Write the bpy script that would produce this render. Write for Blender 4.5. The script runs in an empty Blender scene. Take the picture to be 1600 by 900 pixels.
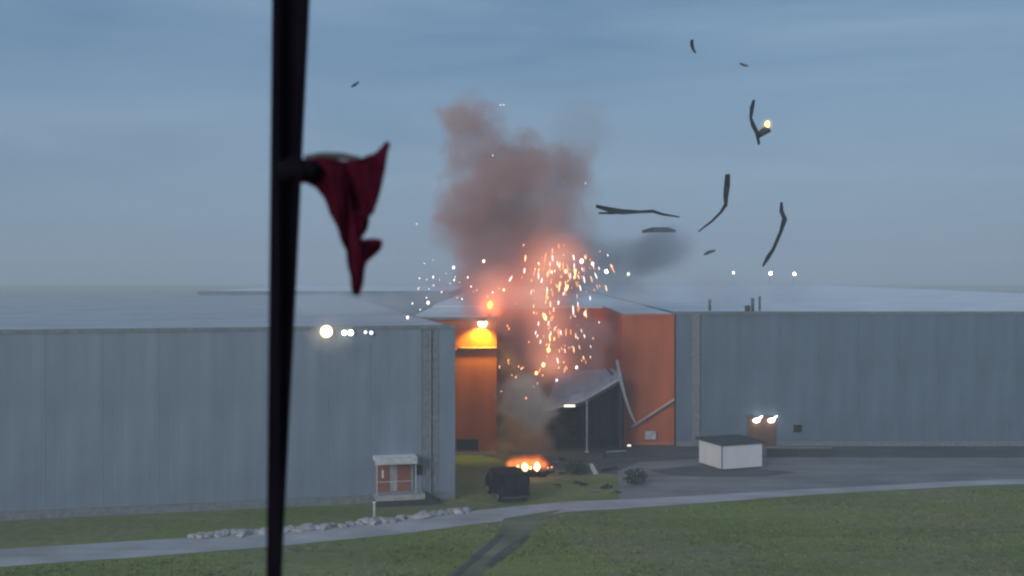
import bpy, bmesh, math, random
from mathutils import Vector, Matrix, noise as mnoise
R = math.radians
random.seed(11)
S = bpy.context.scene
C = S.collection

# ------------------------------------------------------------------ camera, sky, sun, exposure
F = 1700.0      # focal length in photograph pixels (1600 wide)
HZ = 425.0      # row of the horizon
H = 16.0        # eye height above the yard, metres
cam_d = bpy.data.cameras.new('camera')
cam = bpy.data.objects.new('camera', cam_d); C.objects.link(cam)
cam.location = (0, 0, H); cam.rotation_euler = (R(90), 0, 0)
cam_d.sensor_width = 36; cam_d.lens = 36*F/1600
cam_d.shift_y = -(450-HZ)/1600
cam_d.clip_start = 0.05; cam_d.clip_end = 8000
cam_d.dof.use_dof = True; cam_d.dof.focus_distance = 9; cam_d.dof.aperture_fstop = 7.6
S.camera = cam

W = bpy.data.worlds.new('World'); S.world = W; W.use_nodes = True
SUN_EL, SUN_AZ = R(17), R(212)
def build_world():
    nt = W.node_tree; nt.nodes.clear(); N = nt.nodes.new; L = nt.links.new
    out = N('ShaderNodeOutputWorld')
    sky = N('ShaderNodeTexSky'); sky.sky_type = 'NISHITA'; sky.sun_disc = False
    sky.sun_elevation = SUN_EL; sky.sun_rotation = SUN_AZ; sky.dust_density = 2.0; sky.ozone_density = 2.5
    b1 = N('ShaderNodeBackground'); b1.inputs[1].default_value = 0.06; L(sky.outputs[0], b1.inputs[0])
    tc = N('ShaderNodeTexCoord')
    mp = N('ShaderNodeMapping'); mp.inputs['Scale'].default_value = (1.6, 1.6, 12); mp.inputs['Rotation'].default_value = (0.05, -0.06, 0)
    L(tc.outputs['Generated'], mp.inputs[0])
    n1 = N('ShaderNodeTexNoise'); n1.inputs['Scale'].default_value = 1.5; n1.inputs['Detail'].default_value = 6; n1.inputs['Roughness'].default_value = .52; n1.inputs['Distortion'].default_value = .4
    L(mp.outputs[0], n1.inputs['Vector'])
    rp = N('ShaderNodeValToRGB')
    e = rp.color_ramp.elements
    e[0].position = .24; e[0].color = (.088, .168, .285, 1)
    e[1].position = .80; e[1].color = (.20, .295, .405, 1)
    L(n1.outputs['Fac'], rp.inputs[0])
    # the cloud deck pales a little towards the horizon, all the way round
    sx = N('ShaderNodeSeparateXYZ'); L(tc.outputs['Generated'], sx.inputs[0])
    mr = N('ShaderNodeMapRange'); mr.inputs[1].default_value = 0; mr.inputs[2].default_value = .22; mr.inputs[3].default_value = .62; mr.inputs[4].default_value = 0; mr.interpolation_type = 'SMOOTHSTEP'
    L(sx.outputs[2], mr.inputs[0])
    mx = N('ShaderNodeMixRGB'); mx.inputs[2].default_value = (.165, .235, .325, 1)
    L(mr.outputs[0], mx.inputs[0]); L(rp.outputs[0], mx.inputs[1])
    b2 = N('ShaderNodeBackground'); b2.inputs[1].default_value = .70; L(mx.outputs[0], b2.inputs[0])
    ms = N('ShaderNodeMixShader'); ms.inputs[0].default_value = .84
    L(b1.outputs[0], ms.inputs[1]); L(b2.outputs[0], ms.inputs[2]); L(ms.outputs[0], out.inputs[0])
build_world()

sd = bpy.data.lights.new('sun', 'SUN'); sd.energy = 0.85; sd.angle = R(25); sd.color = (.97, .97, 1)
sun = bpy.data.objects.new('sun', sd); C.objects.link(sun)
# low light from behind the camera
sdir = Vector((math.sin(SUN_AZ)*math.cos(SUN_EL), math.cos(SUN_AZ)*math.cos(SUN_EL), math.sin(SUN_EL)))
sun.rotation_euler = sdir.to_track_quat('Z', 'Y').to_euler()

vs = S.view_settings
S.display_settings.display_device = 'sRGB'
vs.view_transform = 'Standard'; vs.look = 'None'; vs.exposure = 0.92; vs.gamma = 1
S.render.engine = 'CYCLES'
cy = S.cycles
cy.use_denoising = True
cy.max_bounces = 8; cy.volume_bounces = 2; cy.transparent_max_bounces = 16
cy.sample_clamp_indirect = 3
cy.volume_step_rate = 1.0; cy.volume_max_steps = 160
cy.filter_width = 2.3

# ------------------------------------------------------------------ helpers
def at(x, y, d):
    """point seen at photograph pixel x, y at distance d"""
    return Vector(((x-800)*d/F, d, H-(y-HZ)*d/F))
def gnd(x, y, z=0.0):
    return at(x, y, (H-z)*F/(y-HZ))

def tag(o, label=None, cat=None, group=None, kind=None):
    if label: o['label'] = label
    if cat: o['category'] = cat
    if group: o['group'] = group
    if kind: o['kind'] = kind
    return o
def link(name, me, mat=None, parent=None, loc=None, rz=0):
    o = bpy.data.objects.new(name, me); C.objects.link(o)
    if mat is not None and not me.materials: me.materials.append(mat)
    if parent: o.parent = parent
    if loc is not None: o.location = loc
    o.rotation_euler.z = rz
    return o
def obj(name, bm, mat, parent=None, loc=None, rz=0, smooth=False):
    bmesh.ops.recalc_face_normals(bm, faces=bm.faces)
    me = bpy.data.meshes.new(name); bm.to_mesh(me); bm.free()
    if smooth:
        for p in me.polygons: p.use_smooth = True
    return link(name, me, mat, parent, loc, rz)
def empty(name, loc=(0, 0, 0), rz=0):
    o = bpy.data.objects.new(name, None); C.objects.link(o); o.location = loc; o.rotation_euler.z = rz
    return o
def box(bm, x0, x1, y0, y1, z0, z1, bev=0):
    r = bmesh.ops.create_cube(bm, size=1)
    for v in r['verts']:
        v.co = Vector(((x0+x1)/2+v.co.x*(x1-x0), (y0+y1)/2+v.co.y*(y1-y0), (z0+z1)/2+v.co.z*(z1-z0)))
    if bev:
        es = list({e for v in r['verts'] for e in v.link_edges})
        bmesh.ops.bevel(bm, geom=es, offset=bev, segments=2, affect='EDGES', profile=.5)
    return bm
def bx(*a, **k): return box(bmesh.new(), *a, **k)
def tube(bm, p0, p1, r0, r1=None, n=10):
    r1 = r0 if r1 is None else r1
    p0, p1 = Vector(p0), Vector(p1); d = p1-p0
    m = Matrix.Translation((p0+p1)/2) @ d.to_track_quat('Z', 'Y').to_matrix().to_4x4()
    bmesh.ops.create_cone(bm, cap_ends=True, segments=n, radius1=r0, radius2=r1, depth=d.length, matrix=m)
    return bm
def ball(bm, c, r, sub=2, jit=0, seed=0):
    if not hasattr(r, '__len__'): r = (r, r, r)
    v = bmesh.ops.create_icosphere(bm, subdivisions=sub, radius=1)['verts']
    for q in v:
        k = 1+jit*mnoise.noise(q.co*1.7+Vector((seed*3.1, seed, 0)))
        q.co = Vector((c[0]+q.co.x*r[0]*k, c[1]+q.co.y*r[1]*k, c[2]+q.co.z*r[2]*k))
    return bm
def prism(pts, y0, y1):
    """outline in x-z, thickness along y"""
    bm = bmesh.new()
    a = [bm.verts.new((x, y0, z)) for x, z in pts]; b = [bm.verts.new((x, y1, z)) for x, z in pts]
    bm.faces.new(a); bm.faces.new(b[::-1]); n = len(pts)
    for i in range(n): bm.faces.new((a[i], a[(i+1) % n], b[(i+1) % n], b[i]))
    return bm

# ------------------------------------------------------------------ materials
class NM:
    def __init__(s, name):
        s.m = bpy.data.materials.new(name); s.m.use_nodes = True
        s.t = s.m.node_tree; s.t.nodes.clear()
        s.out = s.N('ShaderNodeOutputMaterial')
    def N(s, k, **kw):
        n = s.t.nodes.new(k)
        for a, b in kw.items(): setattr(n, a, b)
        return n
    def L(s, a, b): s.t.links.new(a, b)
    def coord(s, which='Object', scale=(1, 1, 1)):
        tc = s.N('ShaderNodeTexCoord'); mp = s.N('ShaderNodeMapping'); mp.inputs['Scale'].default_value = scale
        s.L(tc.outputs[which], mp.inputs[0]); return mp.outputs[0]
    def noise(s, v, scale, detail=4, rough=.55):
        n = s.N('ShaderNodeTexNoise'); n.inputs['Scale'].default_value = scale; n.inputs['Detail'].default_value = detail; n.inputs['Roughness'].default_value = rough
        s.L(v, n.inputs['Vector']); return n.outputs['Fac']
    def ramp(s, f, stops):
        r = s.N('ShaderNodeValToRGB'); e = r.color_ramp.elements
        while len(e) < len(stops): e.new(.5)
        for k, (p, c) in zip(e, stops): k.position = p; k.color = (*c, 1)
        s.L(f, r.inputs[0]); return r.outputs[0]
    def mul(s, a, b, fac=1.0):
        m = s.N('ShaderNodeMixRGB', blend_type='MULTIPLY'); m.inputs[0].default_value = fac
        s.L(a, m.inputs[1]); s.L(b, m.inputs[2]); return m.outputs[0]
    def mix(s, f, a, b):
        m = s.N('ShaderNodeMixRGB'); s.L(f, m.inputs[0]); s.L(a, m.inputs[1]); s.L(b, m.inputs[2]); return m.outputs[0]
    def bsdf(s, col, rough=.7, metal=0, bump=None, bstr=.3, bdist=.05, spec=.4):
        b = s.N('ShaderNodeBsdfPrincipled')
        if hasattr(col, 'is_linked'): s.L(col, b.inputs['Base Color'])
        else: b.inputs['Base Color'].default_value = (*col, 1)
        b.inputs['Roughness'].default_value = rough; b.inputs['Metallic'].default_value = metal
        b.inputs['Specular IOR Level'].default_value = spec
        if bump is not None:
            n = s.N('ShaderNodeBump'); n.inputs['Strength'].default_value = bstr; n.inputs['Distance'].default_value = bdist
            s.L(bump, n.inputs['Height']); s.L(n.outputs[0], b.inputs['Normal'])
        s.L(b.outputs[0], s.out.inputs[0]); return s.m

def m_plain(name, c, rough=.7, var=.25, scale=3, metal=0, spec=.4):
    k = NM(name); v = k.coord()
    f = k.noise(v, scale)
    col = k.ramp(f, [(.3, tuple(x*(1-var) for x in c)), (.7, tuple(min(1, x*(1+var)) for x in c))])
    return k.bsdf(col, rough, metal, f, .2, .02, spec)
def m_cladding(name, c, horizontal=False, pitch=.33, dirt=.35):
    """profiled sheet: ribs in the relief, rain streaks and panel-to-panel tone in the colour"""
    k = NM(name)
    v = k.coord()
    w = k.N('ShaderNodeTexWave', wave_type='BANDS', bands_direction='Z' if horizontal else 'X', wave_profile='SIN')
    w.inputs['Scale'].default_value = .314/pitch; w.inputs['Distortion'].default_value = 0
    k.L(v, w.inputs['Vector'])
    st = k.noise(k.coord('Object', (1.1, 1.1, .06)), 1.0, 5, .6)
    bl = k.noise(v, .22, 3)
    col = k.ramp(st, [(.25, tuple(x*(1-dirt) for x in c)), (.6, c), (.85, tuple(min(1, x*1.08) for x in c))])
    col = k.mul(col, k.ramp(bl, [(.3, (.84, .84, .84)), (.7, (1.06, 1.06, 1.06))]))
    oi = k.N('ShaderNodeObjectInfo')
    col = k.mul(col, k.ramp(oi.outputs['Random'], [(0, (.96, .96, .965)), (1, (1.03, 1.03, 1.025))]))
    return k.bsdf(col, .6, 0, w.outputs['Color'], .16, .02, .3)
def m_emit(name, c, s, sampling='AUTO'):
    k = NM(name); e = k.N('ShaderNodeEmission'); e.inputs[0].default_value = (*c, 1); e.inputs[1].default_value = s
    k.L(e.outputs[0], k.out.inputs[0]); k.m.cycles.emission_sampling = sampling
    return k.m
def m_ground():
    k = NM('grass_ground'); v = k.coord()
    a = k.noise(v, .09, 5, .6); b = k.noise(v, 1.4, 5, .65); c = k.noise(k.coord('Object', (.35, 1, 1)), .16, 4, .6)
    col = k.ramp(b, [(.25, (.155, .180, .052)), (.5, (.200, .225, .068)), (.78, (.26, .265, .095))])
    dry = k.ramp(b, [(.3, (.17, .16, .08)), (.75, (.30, .265, .15))])
    f = k.ramp(a, [(.44, (0, 0, 0)), (.62, (.85, .85, .85))])
    col = k.mix(f, col, dry)
    col = k.mul(col, k.ramp(c, [(.3, (.7, .78, .70)), (.62, (1.1, 1.08, 1.05))]))
    return k.bsdf(col, .95, 0, b, .8, .15, .1)
def m_asphalt(name, c, var=.2):
    k = NM(name); v = k.coord()
    a = k.noise(v, .25, 5, .6); b = k.noise(v, 9, 3); d = k.noise(k.coord('Object', (.12, 1, 1)), .8, 4)
    col = k.ramp(a, [(.3, tuple(x*(1-var) for x in c)), (.7, tuple(x*(1+var) for x in c))])
    col = k.mul(col, k.ramp(b, [(.3, (.88, .88, .88)), (.7, (1.08, 1.08, 1.08))]))
    col = k.mul(col, k.ramp(d, [(.35, (.8, .8, .8)), (.65, (1.08, 1.08, 1.08))]))
    return k.bsdf(col, .75, 0, b, .3, .02, .35)

M = {}
M['grass'] = m_ground()
M['yard'] = m_asphalt('yard_concrete', (.235, .230, .225))
M['apron'] = m_asphalt('apron_asphalt', (.105, .105, .105), .3)
M['road'] = m_asphalt('road_concrete', (.46, .43, .425))
M['dirt'] = m_asphalt('track_dirt', (.165, .172, .098), .4)
M['rut'] = m_asphalt('wet_rut', (.085, .085, .068), .3)
M['stone'] = m_plain('pale_stone', (.36, .335, .335), .9, .25, 2)
M['grey_clad'] = m_cladding('grey_cladding', (.195, .235, .285), dirt=.16)
M['slate_clad'] = m_cladding('slate_cladding', (.122, .165, .21), dirt=.16)
M['grey_dark'] = m_plain('grey_trim', (.17, .185, .195), .5)
M['pale_trim'] = m_plain('pale_trim', (.46, .46, .46), .5)
M['orange_lit'] = m_cladding('orange_lit_cladding', (.80, .150, .045), pitch=.3, dirt=.25)  # lit copy of the cladding, the flank's stronger light put into the colour
M['orange_shaded'] = m_cladding('orange_shaded_cladding', (.50, .125, .045), pitch=.3, dirt=.25)  # same cladding for the fronts, their weaker light put into the colour
M['orange_trim'] = m_plain('orange_trim', (.50, .14, .07), .5)
M['grey_roof'] = m_asphalt('grey_membrane', (.50, .50, .51), .10)
M['roof'] = m_asphalt('roof_membrane', (.78, .79, .80), .10)
M['shed_roof'] = m_cladding('canopy_roof_sheet', (.66, .68, .71), pitch=.4)
M['dark_in'] = m_plain('dark_interior', (.035, .034, .034), .9)  # shade inside the canopy put into the colour
M['dark_metal'] = m_plain('dark_metal', (.045, .047, .05), .5)
M['black'] = m_plain('char', (.012, .012, .013), .95, .4, 4, 0, .1)
M['glass'] = m_plain('dark_glass', (.02, .022, .025), .12, .1, 1, 0, .6)
M['white'] = m_plain('white_paint', (.74, .74, .73), .5, .06, 1.2)
M['white_clad'] = m_cladding('white_panel', (.72, .72, .71), pitch=.5, dirt=.15)
M['bitumen'] = m_plain('bitumen_roof', (.05, .053, .058), .85, .2)
M['door'] = m_plain('orange_brown_door', (.25, .088, .058), .5, .15)
M['brown_door'] = m_plain('dark_brown_door', (.125, .07, .052), .5, .15)
M['duct'] = m_plain('duct_pink_grey', (.45, .31, .28), .6, .1)
M['concrete'] = m_plain('concrete', (.33, .32, .31), .85, .2)
M['frame'] = m_plain('dark_window_frame', (.008, .006, .010), .95, .2, 12, 0, .03)
M['cloth'] = m_plain('dark_red_cloth', (.062, .006, .017), .95, .35, 25, 0, .05)
M['greycloth'] = m_plain('grey_rag', (.10, .10, .09), .95, .35, 25, 0, .05)
M['debris'] = m_plain('dark_sheet_scrap', (.022, .026, .030), .8, .4, 2)
M['leaf'] = m_plain('dark_leaf', (.035, .055, .030), .7, .4, 1)
M['stem'] = m_plain('stem', (.06, .045, .03), .9)
M['tyre'] = m_plain('tyre', (.012, .012, .012), .9)
M['van'] = m_plain('sooty_van_paint', (.010, .010, .012), .75, .4, 2, 0, .15)
M['lamp_white'] = m_emit('lamp_white', (1, .96, .9), 5)
M['lamp_warm'] = m_emit('lamp_warm', (1, .72, .42), 3.2)
M['lamp_yellow'] = m_emit('lamp_yellow', (1, .86, .45), 6)
M['spark_white'] = m_emit('spark_white', (1, .84, .80), 1.5)
M['spark_amber'] = m_emit('spark_amber', (1, .56, .22), 1.7)
M['spark_orange'] = m_emit('spark_orange', (1, .36, .17), 1.0)
M['ember'] = m_emit('ember_core', (1, .52, .20), 4)

# ------------------------------------------------------------------ the ground, road, yard
def sheet(name, pts, z, mat, label, cat, jit=.0, step=1.5, seed=0):
    """flat polygon from photograph pixels on the ground, its edge resampled and roughened"""
    P = [gnd(x, y, 0) for x, y in pts]
    out = []
    for i, a in enumerate(P):
        b = P[(i+1) % len(P)]; n = max(1, int((b-a).length/step))
        for k in range(n):
            p = a.lerp(b, k/n)
            j = mnoise.noise_vector(p*.9+Vector((seed, 0, 0)))*jit
            out.append((p.x+j.x, p.y+j.y))
    bm = bmesh.new()
    vs_ = [bm.verts.new((x, y, z)) for x, y in out]
    f = bm.faces.new(vs_)
    bmesh.ops.triangulate(bm, faces=[f])
    for q in bm.faces:
        if q.normal.z < 0: q.normal_flip()
    me = bpy.data.meshes.new(name); bm.to_mesh(me); bm.free()
    return tag(link(name, me, mat), label, cat, None, 'structure')

def inside(x, y, poly):
    c = False; n = len(poly)
    for i in range(n):
        (x1, y1), (x2, y2) = poly[i], poly[i-1]
        if (y1 > y) != (y2 > y) and x < (x2-x1)*(y-y1)/(y2-y1)+x1: c = not c
    return c
ROAD_FAR = [(-60, 862), (200, 846), (440, 831), (560, 820), (640, 811), (720, 800), (800, 792), (870, 785), (968, 781), (1100, 774), (1250, 765), (1500, 752), (1700, 745)]
ROAD_NEAR = [(1700, 752), (1500, 760), (1250, 774), (1100, 786), (968, 795), (880, 800), (830, 810), (740, 819), (640, 833), (560, 841), (440, 853), (200, 872), (-60, 890)]
TRACK = [(792, 812), (830, 803), (878, 796), (856, 808), (836, 826), (806, 850), (774, 876), (748, 905), (692, 905), (722, 882), (756, 850), (780, 828)]
def edge_y(px, line):
    line = sorted(line)
    for (a, ya), (b, yb) in zip(line, line[1:]):
        if a <= px <= b: return ya+(yb-ya)*(px-a)/(b-a)
    return line[-1][1]
def build_ground():
    bm = bmesh.new()
    bmesh.ops.create_grid(bm, x_segments=60, y_segments=60, size=1350)
    for v in bm.verts: v.co.z = 0; v.co.y += 60
    tag(obj('ground', bm, M['grass']), 'rough green and tan grass ground before the road', 'ground', None, 'structure')
    sheet('apron', [(735, 706), (790, 722), (880, 735), (965, 742), (1010, 722), (1100, 716), (1250, 714), (1700, 716), (1700, 690), (1250, 688), (735, 688)],
          .004, M['apron'], 'dark asphalt apron along the foot of the orange building', 'pavement', .3)
    sheet('yard', [(968, 793), (965, 737), (1000, 722), (1100, 717), (1250, 715), (1720, 715), (1720, 752), (1500, 757), (1250, 771), (1100, 783)],
          .008, M['yard'], 'bluish grey concrete yard around the white cabin', 'yard', .12)
    sheet('road', ROAD_FAR+ROAD_NEAR,
          .012, M['road'], 'pale concrete road curving past the grass', 'road', .14)
    sheet('dirt_track', TRACK,
          .016, M['dirt'], 'grey brown dirt track leaving the road through the grass', 'track', .4)
    sheet('wheel_rut', [(782, 832), (790, 834), (768, 858), (738, 884), (712, 906), (700, 906), (728, 880), (752, 858)], .020, M['rut'],
          'long dark wheel rut on the near side of the dirt track', 'rut', .12, .7)
    sheet('wheel_rut', [(820, 836), (829, 838), (808, 858), (786, 874), (768, 888), (760, 884), (776, 866), (800, 850)], .020, M['rut'],
          'shorter dark wheel rut nearer the open grass', 'rut', .12, .7)
    sheet('contact_shade', [(1010, 735), (1090, 727), (1200, 734), (1245, 738), (1190, 745), (1100, 745), (1040, 742)], .0125, M['apron'],
          'dark contact shade painted on the yard under the white cabin', 'pavement', .3)  # dark sheet painting the contact shade round the cabin's foot
    # grass tufts: one mass
    bm = bmesh.new()
    rnd = random.Random(4)
    cnt = 0
    while cnt < 8000:
        d = rnd.uniform(52, 80); x = rnd.uniform(-.53, .53)*d
        px, py = 800+x*F/d, HZ+H*F/d
        if py < edge_y(px, ROAD_NEAR)+4 or inside(px, py, TRACK): continue
        if mnoise.noise(Vector((x*.16, d*.16, 3))) + rnd.uniform(-.5, .5) < -.1: continue
        cnt += 1
        for _ in range(3):
            a = rnd.uniform(0, 6.3); h = rnd.uniform(.04, .13); w = rnd.uniform(.04, .10); s = .12
            bxp = x+rnd.uniform(-s, s); byp = d+rnd.uniform(-s, s)
            v0 = bm.verts.new((bxp-w*math.cos(a), byp-w*math.sin(a), -.01)); v1 = bm.verts.new((bxp+w*math.cos(a), byp+w*math.sin(a), -.01))
            v2 = bm.verts.new((bxp+rnd.uniform(-.12, .12), byp+rnd.uniform(-.12, .12), h))
            bm.faces.new((v0, v1, v2))
    tag(obj('grass_tufts', bm, M['grass']), 'coarse grass tufts covering the slope below the road', 'grass', None, 'stuff')
    # the ragged row of pale stones on the far side of the road
    k = 0
    for px in range(300, 740, 13):
        py = edge_y(px, ROAD_FAR)
        p = gnd(px+rnd.uniform(-2, 2), py+rnd.uniform(-1.5, 1.5)); k += 1
        bm = bmesh.new(); s = rnd.uniform(.26, .46)
        ball(bm, (0, 0, s*.22), (s*1.35, s, s*.62), 2, .5, k)
        tag(obj('boulder', bm, M['stone'], None, p, rnd.uniform(0, 6)), 'pale rounded stone in the row along the far edge of the road', 'stone', 'pale stones edging the road')
build_ground()

# ------------------------------------------------------------------ warehouses
def panel_row(root, mat, x0, x1, y, z0, z1, width, name='wall_panel', t=.05, gap=.008):
    """separate cladding panels hung on a backing wall, x along the facade; alike panels share a mesh"""
    n = max(1, round((x1-x0)/width)); w = (x1-x0)/n
    bm = bx(gap/2, w-gap/2, -t, 0, 0, z1-z0)
    bmesh.ops.recalc_face_normals(bm, faces=bm.faces)
    me = bpy.data.meshes.new(name); bm.to_mesh(me); bm.free()
    for i in range(n): link(name, me, mat, root, (x0+i*w, y, z0))

def window(root, x0, x1, z0, z1, y, pane=M['glass'], fr=M['grey_dark']):
    bm = bmesh.new(); t = .07
    box(bm, x0, x1, y-.08, y, z0, z0+t); box(bm, x0, x1, y-.08, y, z1-t, z1)
    box(bm, x0, x0+t, y-.077, y, z0+t, z1-t); box(bm, x1-t, x1, y-.077, y, z0+t, z1-t)
    w = obj('window', bm, fr, root)
    obj('pane', bx(x0+t, x1-t, y-.04, y-.02, z0+t, z1-t), pane, w)
    return w

def left_house():
    # facade turned 13 degrees; local x runs along it from its end nearest the smoke
    cx, cy_ = gnd(711, 780).xy; a = math.atan2(2.6, 11.4)
    root = tag(empty('grey_warehouse', (cx, cy_, 0), a), 'big pale grey warehouse beside the window post with an orange doorway', 'warehouse')
    Wd, D, Ht = 62.0, 110.0, 12.25
    bm = bx(-Wd, -.05, .02, .3, 0, Ht); obj('wall', bm, M['grey_dark'], root)
    obj('wall', bx(-.3, 0, .345, D, 0, Ht-.13), M['grey_clad'], root)
    obj('wall', bx(-Wd, -Wd+.3, .345, D, 0, Ht-.13), M['grey_clad'], root)
    obj('wall', bx(-Wd+.3, -.3, D-.3, D, 0, Ht-.13), M['grey_clad'], root)
    panel_row(root, M['grey_clad'], -Wd, -2.35, 0, .55, Ht-.25, 3.6)
    panel_row(root, M['grey_clad'], -1.15, 0.0, 0, .55, Ht-.25, 1.2)
    obj('plinth', bx(-Wd, 0, -.035, 0.015, 0, .53), M['grey_dark'], root)
    bm = bx(-2.33, -1.17, -.02, .015, .55, Ht-.25); obj('recessed_strip', bm, M['grey_dark'], root)
    bm = bmesh.new(); tube(bm, (-1.75, -.1, .1), (-1.75, -.1, Ht-.3), .07); obj('downpipe', bm, M['grey_dark'], root)
    obj('coping', bx(-Wd-.06, .06, -.10, .34, Ht-.24, Ht+.02), M['grey_dark'], root)
    obj('roof', bx(-Wd+.3, -.3, .34, D-.3, Ht-.5, Ht-.12), M['grey_roof'], root)
    # the doorway with its canopy on a raised landing
    def lx(px):       # pixel column on the facade to local x
        t = ((px-800)/F); ux, uy = math.cos(a), math.sin(a)
        return -(cx-t*cy_)/(ux-t*uy)
    x0, x1 = lx(584), lx(646)
    obj('canopy', bx(x0-.05, x1+.1, -1.35, -.06, 3.05, 3.32, bev=.03), M['white'], root)
    obj('canopy_fascia', bx(x0-.05, x1+.1, -1.41, -1.355, 2.86, 3.34), M['pale_trim'], root)
    obj('landing', bx(x0+.05, x1+.55, -1.5, -.06, .0, .42), M['dark_metal'], root)
    obj('landing_slab', bx(x0, x1+.6, -1.55, -.06, .423, .78), M['concrete'], root)
    s = bmesh.new()
    for i in range(4): box(s, x1+.56+i*.3, x1+.86+i*.3, -1.45, -.07, 0, .62-i*.16)
    obj('steps', s, M['dark_metal'], root)
    dr = obj('door_surround', bx(x0+.15, x1-.05, -.14, -.056, .79, 3.0), M['concrete'], root)
    obj('door', bx(x0+.25, x0+1.05, -.19, -.145, .80, 2.85), M['door'], root)
    obj('door', bx(x1-1.15, x1-.2, -.19, -.145, .80, 2.85), M['door'], root)
    bm = bmesh.new(); box(bm, x0+.55, x0+.66, -.27, -.195, 1.75, 2.3); obj('door_light', bm, M['white'], root)
    window(root, x1+.05, x1+.72, 1.75, 2.6, -.056)
    bm = bmesh.new()
    for xx in (x0+.1, x1-.0): tube(bm, (xx, -1.3, .78), (xx, -1.3, 3.05), .03)
    tube(bm, (x0+.1, -1.42, 1.7), (x1, -1.42, 1.7), .025)
    obj('handrail', bm, M['pale_trim'], root)
    return root, a, lx
lw, lw_a, lw_lx = left_house()

def right_house():
    y = 100.0; X = lambda px: (px-800)*y/F
    root = tag(empty('slate_warehouse', (X(1057), y, 0)), 'slate blue grey warehouse standing behind the small white cabin', 'warehouse')
    o = X(1057); x = lambda px: X(px)-o
    Ht, Wd, D = 12.35, 75.0, 210.0
    obj('wall', bx(0, Wd, .02, .3, 0, Ht), M['grey_dark'], root)
    obj('wall', bx(Wd-.3, Wd, .345, D, 0, Ht-.13), M['slate_clad'], root)
    obj('wall', bx(0, .3, .345, D, 0, Ht-.13), M['slate_clad'], root)
    panel_row(root, M['slate_clad'], 0, x(1081), 0, .5, Ht-.22, 1.4)
    obj('recessed_strip', bx(x(1081)+.01, x(1095)-.01, -.015, .015, .5, Ht-.22), M['grey_dark'], root)
    panel_row(root, M['slate_clad'], x(1095), Wd, 0, .5, Ht-.22, 3.7)
    bm = bmesh.new(); tube(bm, (x(1092), -.1, .1), (x(1092), -.1, Ht-.3), .08); obj('downpipe', bm, M['grey_dark'], root)
    obj('plinth', bx(0, Wd, -.035, .015, 0, .48), M['grey_dark'], root)
    obj('coping', bx(-.05, Wd+.05, -.10, .34, Ht-.21, Ht+.02), M['grey_dark'], root)
    obj('roof', bx(.3, Wd-.3, .34, D, Ht-.5, Ht-.12), M['roof'], root)
    # recessed orange brown entrance with two lamps over it
    a, b = x(1168), x(1212)
    obj('door_surround', bx(a, b, -.16, -.052, .0, 2.75), M['brown_door'], root)
    obj('door', bx(a+.35, (a+b)/2-.03, -.21, -.165, .02, 2.15), M['brown_door'], root)
    obj('door', bx((a+b)/2+.03, b-.35, -.21, -.165, .02, 2.15), M['brown_door'], root)
    window(root, x(1238), x(1254), 1.2, 2.05, -.052)
    return root, x
rw, rw_x = right_house()

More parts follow.
